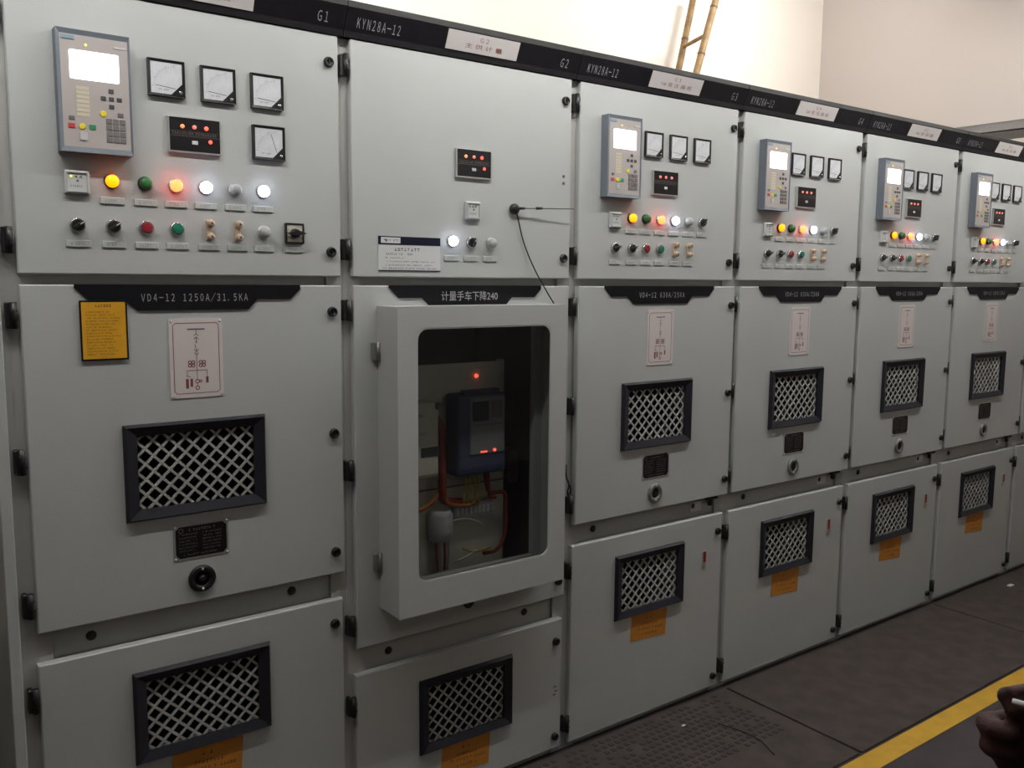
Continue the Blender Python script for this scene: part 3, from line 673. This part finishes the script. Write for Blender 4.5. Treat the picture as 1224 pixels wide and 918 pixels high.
# ------------------------------------------------------------------ G2: glazed metering box and what it holds
t = CAB[2]
D = 0.115
bx = one('metering_box', lambda bm: (ring_frame(bm, rect(0.094, 0.684, 0.705-FZ, 1.572-FZ), rect(0.097, 0.681, 0.708-FZ, 1.569-FZ), -D+0.004, 0.0),), 'paint', t)
def bfront(bm):
    inn = rrect(0.153, 0.623, 0.796-FZ, 1.514-FZ, 0.030, 6); n = 6
    # outer loop with as many points as the rounded opening
    x0, x1, z0, z1 = 0.093, 0.685, 0.704-FZ, 1.573-FZ
    outp = []
    for cx, cz in ((x1, z0), (x1, z1), (x0, z1), (x0, z0)): outp += [(cx, cz)]*(n+1)
    e = 0.004
    outp = []
    for (cx, cz, dx, dz) in ((x1, z0, 0, 0), (x1, z1, 0, 0), (x0, z1, 0, 0), (x0, z0, 0, 0)):
        for i in range(n+1):
            f = i/n*2-1
            ox = {(x1, z0): (-e*max(0, -f), e*max(0, f)), (x1, z1): (-e*max(0, f), -e*max(0, -f)), (x0, z1): (e*max(0, -f), -e*max(0, f)), (x0, z0): (e*max(0, f), e*max(0, -f))}[(cx, cz)]
            outp.append((cx+ox[0], cz+ox[1]))
    ring_frame(bm, outp, inn, -D, -D+0.003)
    ring_frame(bm, inn, [(0.388+(x-0.388)*0.985, 1.12+(z-1.12)*0.99) for x, z in inn], -D+0.001, -D+0.004)
fr_ = one('box_door', bfront, 'paint', t)
one('glass_pane', lambda bm: box(bm, 0.140, 0.636, -D+0.0045, -D+0.0085, 0.782-FZ, 1.528-FZ), 'glass', fr_)
for z in (1.446, 0.845):
    one('box_hinge', lambda bm: (box(bm, 0.072, 0.093, -0.012, -0.001, z-FZ-0.024, z-FZ+0.024, 0.001), lathe(bm, [(0.006, -0.026), (0.006, 0.026)], (0.089, -0.014, z-FZ), 10, 'Z')), 'steel_port', bx)
obj('crank_plug', mesh('crank_plug', lambda bm: lathe(bm, [(0.019, 0), (0.019, -0.004), (0.014, -0.006), (0.012, -0.003), (0.0, -0.003)], seg=18, cap=False)), 'black_plastic', t, (0.400, 0, 0.655-FZ))
# inside
one('compartment', lambda bm: (box(bm, 0.06, 0.074, 0.05, 0.45, 0.66-FZ, 1.60-FZ), box(bm, 0.726, 0.740, 0.05, 0.45, 0.66-FZ, 1.60-FZ), box(bm, 0.06, 0.74, 0.45, 0.46, 0.66-FZ, 1.60-FZ), box(bm, 0.06, 0.74, 0.05, 0.45, 0.65-FZ, 0.66-FZ)), 'tray_grey', t)
one('mounting_plate', lambda bm: box(bm, 0.16, 0.600, 0.100, 0.104, 0.705-FZ, 1.388-FZ), 'plate_ivory', t)
def seam(bm): box(bm, 0.16, 0.60, 0.098, 0.1005, 0.998-FZ, 1.003-FZ)
one('plate_seam', seam, 'key_grey', t)
em = one('energy_meter', lambda bm: (box(bm, 0.375, 0.555, 0.022, 0.098, 1.045-FZ, 1.298-FZ, 0.010, 3), box(bm, 0.400, 0.530, 0.020, 0.05, 1.298-FZ, 1.312-FZ, 0.003)), 'meter_blue', t)
one('face_plate', lambda bm: box(bm, 0.418, 0.548, 0.0185, 0.03, 1.110-FZ, 1.288-FZ, 0.003), 'meter_face', em)
one('display', lambda bm: box(bm, 0.426, 0.486, 0.0165, 0.02, 1.215-FZ, 1.275-FZ, 0.001), 'meter_lcd', em)
one('key_pad', lambda bm: (box(bm, 0.498, 0.538, 0.0168, 0.02, 1.222-FZ, 1.275-FZ, 0.001), box(bm, 0.426, 0.538, 0.0176, 0.02, 1.200-FZ, 1.203-FZ)), 'key_grey', em)
one('nameplate_print', lambda bm: scribble(bm, 0.426, 0.500, 1.150-FZ, 1.190-FZ, 4, .4, 31, 0.0183, .3), 'key_grey', em)
one('alarm_led', lambda bm: (box(bm, 0.456, 0.480, 0.0160, 0.02, 1.1155-FZ, 1.1195-FZ)), 'led_red', em)
one('pulse_led', lambda bm: lathe(bm, [(0.005, 0.02), (0.005, 0.015), (0.002, 0.013)], (0.508, 0, 1.1195-FZ), 10), 'led_red', em)
one('plate_led', lambda bm: lathe(bm, [(0.0055, 0.10), (0.0055, 0.093), (0.003, 0.090)], (0.492, 0, 1.345-FZ), 10), 'led_red', t)
sm = one('small_meter', lambda bm: (box(bm, 0.170, 0.315, 0.030, 0.098, 1.055-FZ, 1.285-FZ, 0.012, 2), lathe(bm, [(0.03, 0.03), (0.03, 0.015), (0.02, 0.012)], (0.245, 0, 1.22-FZ), 18)), 'plate_ivory', t)
one('clip', lambda bm: box(bm, 0.300, 0.324, 0.024, 0.06, 1.262-FZ, 1.280-FZ, 0.002), 'key_grey', sm)
one('cover_shadow_line', lambda bm: box(bm, 0.250, 0.312, 0.0285, 0.032, 1.120-FZ, 1.150-FZ, 0.001), 'key_dark', sm)  # dark strip standing in for a shadow line on the meter cover
def W(name, pts, r, m): one(name, lambda bm: tube(bm, bez([(x, y, z-FZ) for x, y, z in pts], 6), r, 7), m, t)
W('wire_bundle', [(0.325,0.085,1.235),(0.335,0.060,1.20),(0.342,0.060,1.10),(0.340,0.055,1.00),(0.350,0.06,0.97),(0.42,0.07,0.955)], 0.013, 'wire_red')
W('wire_bundle', [(0.340,0.07,1.04),(0.325,0.06,0.99),(0.27,0.06,0.955),(0.18,0.07,0.95)], 0.007, 'wire_orange')
W('wire_bundle', [(0.335,0.055,1.02),(0.355,0.05,0.965),(0.43,0.055,0.945),(0.47,0.06,0.955)], 0.006, 'wire_orange')
for i in range(5):
    W('wire', [(0.43+i*0.008,0.07,1.05),(0.425+i*0.014,0.055,1.00),(0.415+i*0.016,0.05,0.965),(0.43+i*0.012,0.07,0.93)], 0.0028, 'wire_yellow')
W('wire', [(0.500,0.06,1.05),(0.505,0.055,1.00),(0.520,0.055,0.975),(0.575,0.06,0.965),(0.588,0.065,0.92),(0.588,0.07,0.82),(0.560,0.075,0.775),(0.51,0.08,0.77)], 0.007, 'wire_red')
W('wire', [(0.512,0.06,1.05),(0.515,0.055,0.97),(0.54,0.055,0.955)], 0.006, 'wire_red')
W('wire', [(0.365,0.06,0.90),(0.42,0.05,0.905),(0.48,0.05,0.88),(0.505,0.06,0.84)], 0.003, 'wire_white')
W('wire', [(0.40,0.08,0.76),(0.44,0.07,0.775),(0.48,0.07,0.79)], 0.003, 'wire_white')
W('wire', [(0.43,0.08,0.80),(0.47,0.07,0.785),(0.53,0.07,0.79)], 0.004, 'wire_yellow')
for i in range(4):
    W('wire', [(0.33+i*0.014,0.075,0.86),(0.325+i*0.015,0.065,0.80),(0.335+i*0.012,0.075,0.745)], 0.0045, ('wire_red', 'wire_white', 'wire_red', 'wire_white')[i])
tb = one('terminal_block', lambda bm: box(bm, 0.392, 0.545, 0.070, 0.099, 0.895-FZ, 0.945-FZ, 0.002), 'key_light', t)
for i in range(9): obj('terminal', mesh('terminal', lambda bm: box(bm, -0.006, 0.006, 0.064, 0.075, -0.008, 0.016, 0.001)), 'card_white', tb, (0.403+i*0.0165, 0, 0.92-FZ))
one('cable_gland', lambda bm: lathe(bm, [(0.036, -0.05), (0.040, -0.02), (0.040, 0.03), (0.030, 0.045)], (0.345, 0.075, 0.895-FZ), 16, 'Z'), 'key_light', t)
one('side_relay', lambda bm: box(bm, 0.625, 0.665, 0.10, 0.20, 0.98-FZ, 1.10-FZ, 0.004), 'key_dark', t)
one('mounting_post', lambda bm: box(bm, 0.60, 0.61, 0.11, 0.14, 0.70-FZ, 1.39-FZ), 'galvanised', t)

# magnetic antenna on the G2 door
an = thing('magnetic_antenna', 'black magnetic antenna with thin whip on the metering cabinet upper door', 'antenna', (0.8+0.560, 0, 1.860))
one('magnet_base', lambda bm: lathe(bm, [(0.0165, -0.001), (0.0165, -0.010), (0.012, -0.016), (0.006, -0.018)], seg=20), 'black_plastic', an)
one('whip', lambda bm: tube(bm, [(0.005, -0.016, 0.001), (0.03, -0.018, 0.003), (0.215, -0.03, 0.010)], 0.0015, 6), 'key_dark', an)
one('coil', lambda bm: (tube(bm, [(0.010, -0.017, 0.002), (0.030, -0.018, 0.003)], 0.004, 8), tube(bm, [(0.072, -0.021, 0.005), (0.094, -0.022, 0.006)], 0.0042, 8)), 'black_plastic', an)
one('cable', lambda bm: tube(bm, bez([(0.004, -0.012, -0.012), (0.035, -0.008, -0.10), (0.075, -0.012, -0.18), (0.115, -0.03, -0.255), (0.128, -0.045, -0.286)]), 0.0022, 6), 'black_plastic', an)
# loose wiring beside the metering door
def loose(bm):
    tube(bm, bez([(1.590,0.006,1.04),(1.586,0.0,1.01),(1.590,-0.004,0.985),(1.600,-0.006,0.965),(1.602,-0.004,0.945),(1.590,0.0,0.94)]), 0.003, 6)
    tube(bm, bez([(1.590,0.004,1.00),(1.594,-0.006,0.975),(1.590,-0.004,0.95),(1.598,0.0,0.93)]), 0.003, 6)
tag(one('loose_cable', loose, 'black_plastic'), 'short black loose cable in the gap right of the metering door', 'cable')

# ------------------------------------------------------------------ overhead tray and bamboo ladder
tr_ = thing('cable_tray', 'dark grey cable tray running overhead across the aisle', 'tray', (5.15, 0, 2.50))
one('tray_channel', lambda bm: (box(bm, -0.15, 0.17, -3.2, 2.19, 0.0, 0.006), box(bm, -0.15, -0.146, -3.2, 2.19, 0.0, 0.050), box(bm, 0.166, 0.17, -3.2, 2.19, 0.0, 0.050)), 'tray_grey', tr_)
one('tray_lid', lambda bm: box(bm, -0.153, 0.173, -3.2, 2.19, 0.050, 0.054), 'tray_grey', tr_)
for y in (-3.0, -1.4):
    one('tray_hanger', lambda bm: (lathe(bm, [(0.006, 0.054), (0.006, ZC-2.50)], (-0.10, y, 0), 8, 'Z'), lathe(bm, [(0.006, 0.054), (0.006, ZC-2.50)], (0.12, y, 0), 8, 'Z')), 'tray_grey', tr_)
lad = thing('bamboo_ladder', 'brown bamboo ladder leaning behind the cabinets', 'ladder', (3.55, 1.95, FZ))
def rail(name, a, b, z1, r):
    a, b = Vector(a), Vector(b); d = (b-a)/(b.z-a.z)
    o = Vector((3.55, 1.95, FZ)); p0 = a + d*(FZ-a.z); p1 = a + d*(z1-a.z)
    n = 26; pts = []; rs = []
    for i in range(n+1):
        q = p0.lerp(p1, i/n); q += Vector((math.sin(i*0.7)*0.004, math.cos(i*0.9)*0.004, 0)); pts.append(q-o); rs.append(r*(1.06-0.12*i/n))
    R = one(name, lambda bm: tube(bm, pts, r, 10, rs), 'bamboo', lad)
    def nodes(bm):
        for i in range(2, n, 2):
            dd = (pts[i+1]-pts[i]).normalized()*0.008
            tube(bm, [pts[i]-dd, pts[i]-dd*0.4, pts[i]+dd*0.4, pts[i]+dd], rs[i], 10, [rs[i]*1.0, rs[i]*1.14, rs[i]*1.14, rs[i]*1.0])
    for_nodes = one('bamboo_joint', nodes, 'bamboo_node', R)
    return lambda z: (a + d*(z-a.z)) - o
ra = rail('rail', (4.290, 2.1, 3.074), (4.405, 2.1, 3.527), 3.53, 0.024)
rb = rail('rail', (4.125, 1.8, 2.956), (4.290, 1.8, 3.435), 4.0, 0.024)
for i in range(9):
    z = 0.45 + i*0.345
    one('rung', lambda bm: tube(bm, [ra(z), rb(z)], 0.013, 8), 'bamboo', lad)

# ------------------------------------------------------------------ person (mostly outside the frame) holding a cigarette
def S(lat, dep, z):
    return Vector((CP.x + 0.595*dep + 0.804*lat, CP.y + 0.804*dep - 0.594*lat, z))
def Fp(u, v, dep):
    return CP + (FWD + RGT*((u-612)/FPX) + DWN*((v-459)/FPX))*dep
def blob_mesh(name, caps, voxel, smooth=4):
    bm = bmesh.new()
    for c in caps:
        if c[0] == 'c':           # tapered capsule p0 p1 r0 r1
            _, p0, p1, r0, r1 = c
            d = (p1-p0); L = d.length; d.normalize(); pts = []; rs = []
            for k in range(5): a = math.pi/2*k/5; pts.append(p0 - d*r0*math.cos(a)); rs.append(max(1e-4, r0*math.sin(a)))
            for k in range(5): pts.append(p0 + d*L*k/4); rs.append(r0+(r1-r0)*k/4)
            for k in range(1, 6): a = math.pi/2*k/5; pts.append(p1 + d*r1*math.sin(a)); rs.append(max(1e-4, r1*math.cos(a)))
            tube(bm, pts, 0, 16, rs)
        else:                     # ellipsoid centre, axes matrix columns scaled
            _, ce, ax = c
            m4 = Matrix(((ax[0].x, ax[1].x, ax[2].x, ce.x), (ax[0].y, ax[1].y, ax[2].y, ce.y), (ax[0].z, ax[1].z, ax[2].z, ce.z), (0, 0, 0, 1)))
            bmesh.ops.create_uvsphere(bm, u_segments=24, v_segments=16, radius=1.0, matrix=m4)
    bmesh.ops.recalc_face_normals(bm, faces=bm.faces)
    me = bpy.data.meshes.new(name); bm.to_mesh(me); bm.free()
    o = bpy.data.objects.new(name, me); C.objects.link(o)
    r = o.modifiers.new('r', 'REMESH'); r.mode = 'VOXEL'; r.voxel_size = voxel; r.use_smooth_shade = True
    s = o.modifiers.new('s', 'SMOOTH'); s.iterations = smooth; s.factor = 0.5
    bpy.context.view_layer.update()
    m2 = bpy.data.meshes.new_from_object(o.evaluated_get(bpy.context.evaluated_depsgraph_get()))
    bpy.data.objects.remove(o); m2.name = name
    for p in m2.polygons: p.use_smooth = True
    return m2
PO = S(0.98, 0.75, FZ)
per = thing('person', 'person at the right edge, dark hand pinching a white cigarette', 'person', PO)
cl = lambda *a: ('c', *a)
face = Vector((-0.804, 0.594, 0)); side = Vector((0.595, 0.804, 0)); up = Vector((0, 0, 1))
def B(f, s, z): return PO + face*f + side*s + up*(z-FZ)
sh_r, sh_l = B(0.0, 0.19, 1.42), B(0.0, -0.19, 1.42)
el_r = S(0.845, 0.99, 1.13); wr = Fp(1352, 893, 0.885)
el_l, wr_l = B(-0.03, -0.27, 1.12), B(0.07, -0.28, 0.86)
caps = [cl(B(0,0,0.98), B(0,0,1.15), 0.135, 0.12), cl(B(0,0,1.15), B(0,0,1.36), 0.125, 0.145), cl(sh_r, sh_l, 0.07, 0.07),
        cl(B(0,0,1.42), B(0.015,0,1.56), 0.058, 0.054),
        ('e', B(0.03,0,1.66), (face*0.098, side*0.076, up*0.118)), cl(B(0.075,0,1.60), B(0.085,0,1.585), 0.05, 0.035),
        cl(B(0.125,0,1.665), B(0.140,0,1.635), 0.010, 0.016), cl(B(0.118,-0.02,1.605), B(0.118,0.02,1.605), 0.011, 0.011), cl(B(0.118,-0.018,1.592), B(0.118,0.018,1.592), 0.010, 0.010),
        ('e', B(0.02,0.078,1.655), (face*0.018, side*0.010, up*0.032)), ('e', B(0.02,-0.078,1.655), (face*0.018, side*0.010, up*0.032)),
        cl(B(0.10,-0.05,1.685), B(0.10,0.05,1.685), 0.016, 0.016),
        cl(sh_r, el_r, 0.052, 0.042), cl(el_r, wr, 0.042, 0.027), cl(sh_l, el_l, 0.052, 0.042), cl(el_l, wr_l, 0.042, 0.027)]
for s in (-1, 1):
    caps += [cl(B(0, s*0.09, 0.93), B(0.01, s*0.10, 0.50), 0.088, 0.058), cl(B(0.01, s*0.10, 0.50), B(-0.02, s*0.10, 0.11), 0.058, 0.036), cl(B(-0.02, s*0.10, 0.075), B(0.14, s*0.115, 0.065), 0.036, 0.028)]
# right hand, closed round a cigarette
kn = [Fp(1268, 834, .885), Fp(1266, 858, .890), Fp(1264, 883, .888), Fp(1264, 906, .880)]
pip = [Fp(1238, 828, .872), Fp(1180, 864, .872), Fp(1184, 890, .872), Fp(1202, 912, .868)]
tip = [Fp(1201, 831, .850), Fp(1212, 880, .838), Fp(1218, 900, .838), Fp(1230, 914, .838)]
rad = [.0102, .0114, .0114, .0100]
mid = [pip[i].lerp(tip[i], 0.5) + (pip[i]-kn[i]).normalized()*(0.0 if i == 0 else 0.006) for i in range(4)]
for i in range(4):
    caps += [cl(kn[i], pip[i], rad[i]*1.15, rad[i]), cl(pip[i], mid[i], rad[i], rad[i]*.92), cl(mid[i], tip[i], rad[i]*.92, rad[i]*.82), cl(wr, kn[i], .020, .0135)]
th = [Fp(1322, 900, .862), Fp(1262, 868, .838), Fp(1213, 849, .842)]
caps += [cl(wr, th[0], .020, .017), cl(th[0], th[1], .0165, .0130), cl(th[1], th[2], .0128, .0100), cl(th[1], kn[0], .013, .013), cl(kn[0].lerp(th[1], .5), Fp(1225, 850, .868), .013, .010)]
# left hand hanging
ldir = (wr_l-el_l).normalized(); kl = wr_l + ldir*0.085
caps += [cl(wr_l, kl + face*0.025, .022, .012), cl(wr_l, kl, .022, .013), cl(wr_l, kl - face*0.022, .022, .012)]
for i in range(4):
    b0 = kl + face*(0.028-0.019*i); b1 = b0 + ldir*(0.040-abs(i-1.3)*0.004) + side*0.008; b2 = b1 + ldir*(0.034-abs(i-1.3)*0.004) + side*0.018
    caps += [cl(b0, b1, .0095, .009), cl(b1, b2, .009, .0075)]
caps += [cl(wr_l + ldir*0.02 + face*0.02, wr_l + ldir*0.055 + face*0.045 + side*0.01, .014, .011), cl(wr_l + ldir*0.055 + face*0.045 + side*0.01, wr_l + ldir*0.09 + face*0.05 + side*0.018, .011, .009)]
inv = Matrix.Translation(-PO)
def person_part(name, caps, voxel, m, sm=4):
    me = blob_mesh(name, caps, voxel, sm); me.transform(inv); me.materials.clear()
    return obj(name, me, m, per)
person_part('body', caps, 0.0042, 'skin', 3)
person_part('shirt', [cl(B(0,0,0.94), B(0,0,1.15), 0.150, 0.140), cl(B(0,0,1.15), B(0,0,1.37), 0.142, 0.152), cl(sh_r, sh_l, 0.084, 0.084), cl(B(0,0.09,0.95), B(0,-0.09,0.95), 0.125, 0.125),
     cl(sh_r, el_r, 0.066, 0.055), cl(el_r, el_r.lerp(wr, 0.55), 0.055, 0.044), cl(sh_l, el_l, 0.066, 0.055), cl(el_l, el_l.lerp(wr_l, 0.8), 0.055, 0.042)], 0.012, 'shirt')
tro = [cl(B(0,0.09,0.93), B(0,-0.09,0.93), 0.118, 0.118)]
for s in (-1, 1): tro += [cl(B(0, s*0.09, 0.92), B(0.01, s*0.10, 0.50), 0.104, 0.078), cl(B(0.01, s*0.10, 0.50), B(-0.02, s*0.10, 0.15), 0.078, 0.066)]
person_part('trousers', tro, 0.012, 'trousers')
for s in (-1, 1):
    sh = person_part('shoe', [cl(B(-0.03, s*0.10, 0.083), B(0.16, s*0.115, 0.073), 0.046, 0.037)], 0.010, 'shoe')
person_part('hair', [('e', B(0.012,0,1.685), (face*0.100, side*0.082, up*0.108)), ('e', B(-0.02,0,1.66), (face*0.078, side*0.080, up*0.105))], 0.010, 'hair')
for s in (-1, 1):
    one('eye', lambda bm: bmesh.ops.create_uvsphere(bm, u_segments=12, v_segments=8, radius=0.0125), 'eye', per, B(0.112, s*0.032, 1.662)-PO)
c0 = Fp(1211, 838, .829)
ci = thing('cigarette', 'white cigarette pinched in the dark hand', 'cigarette', c0)
one('paper_tube', lambda bm: tube(bm, [Vector((0,0,0)), Fp(1262, 852, .800)-c0], 0.0026, 10), 'cigarette_paper', ci)
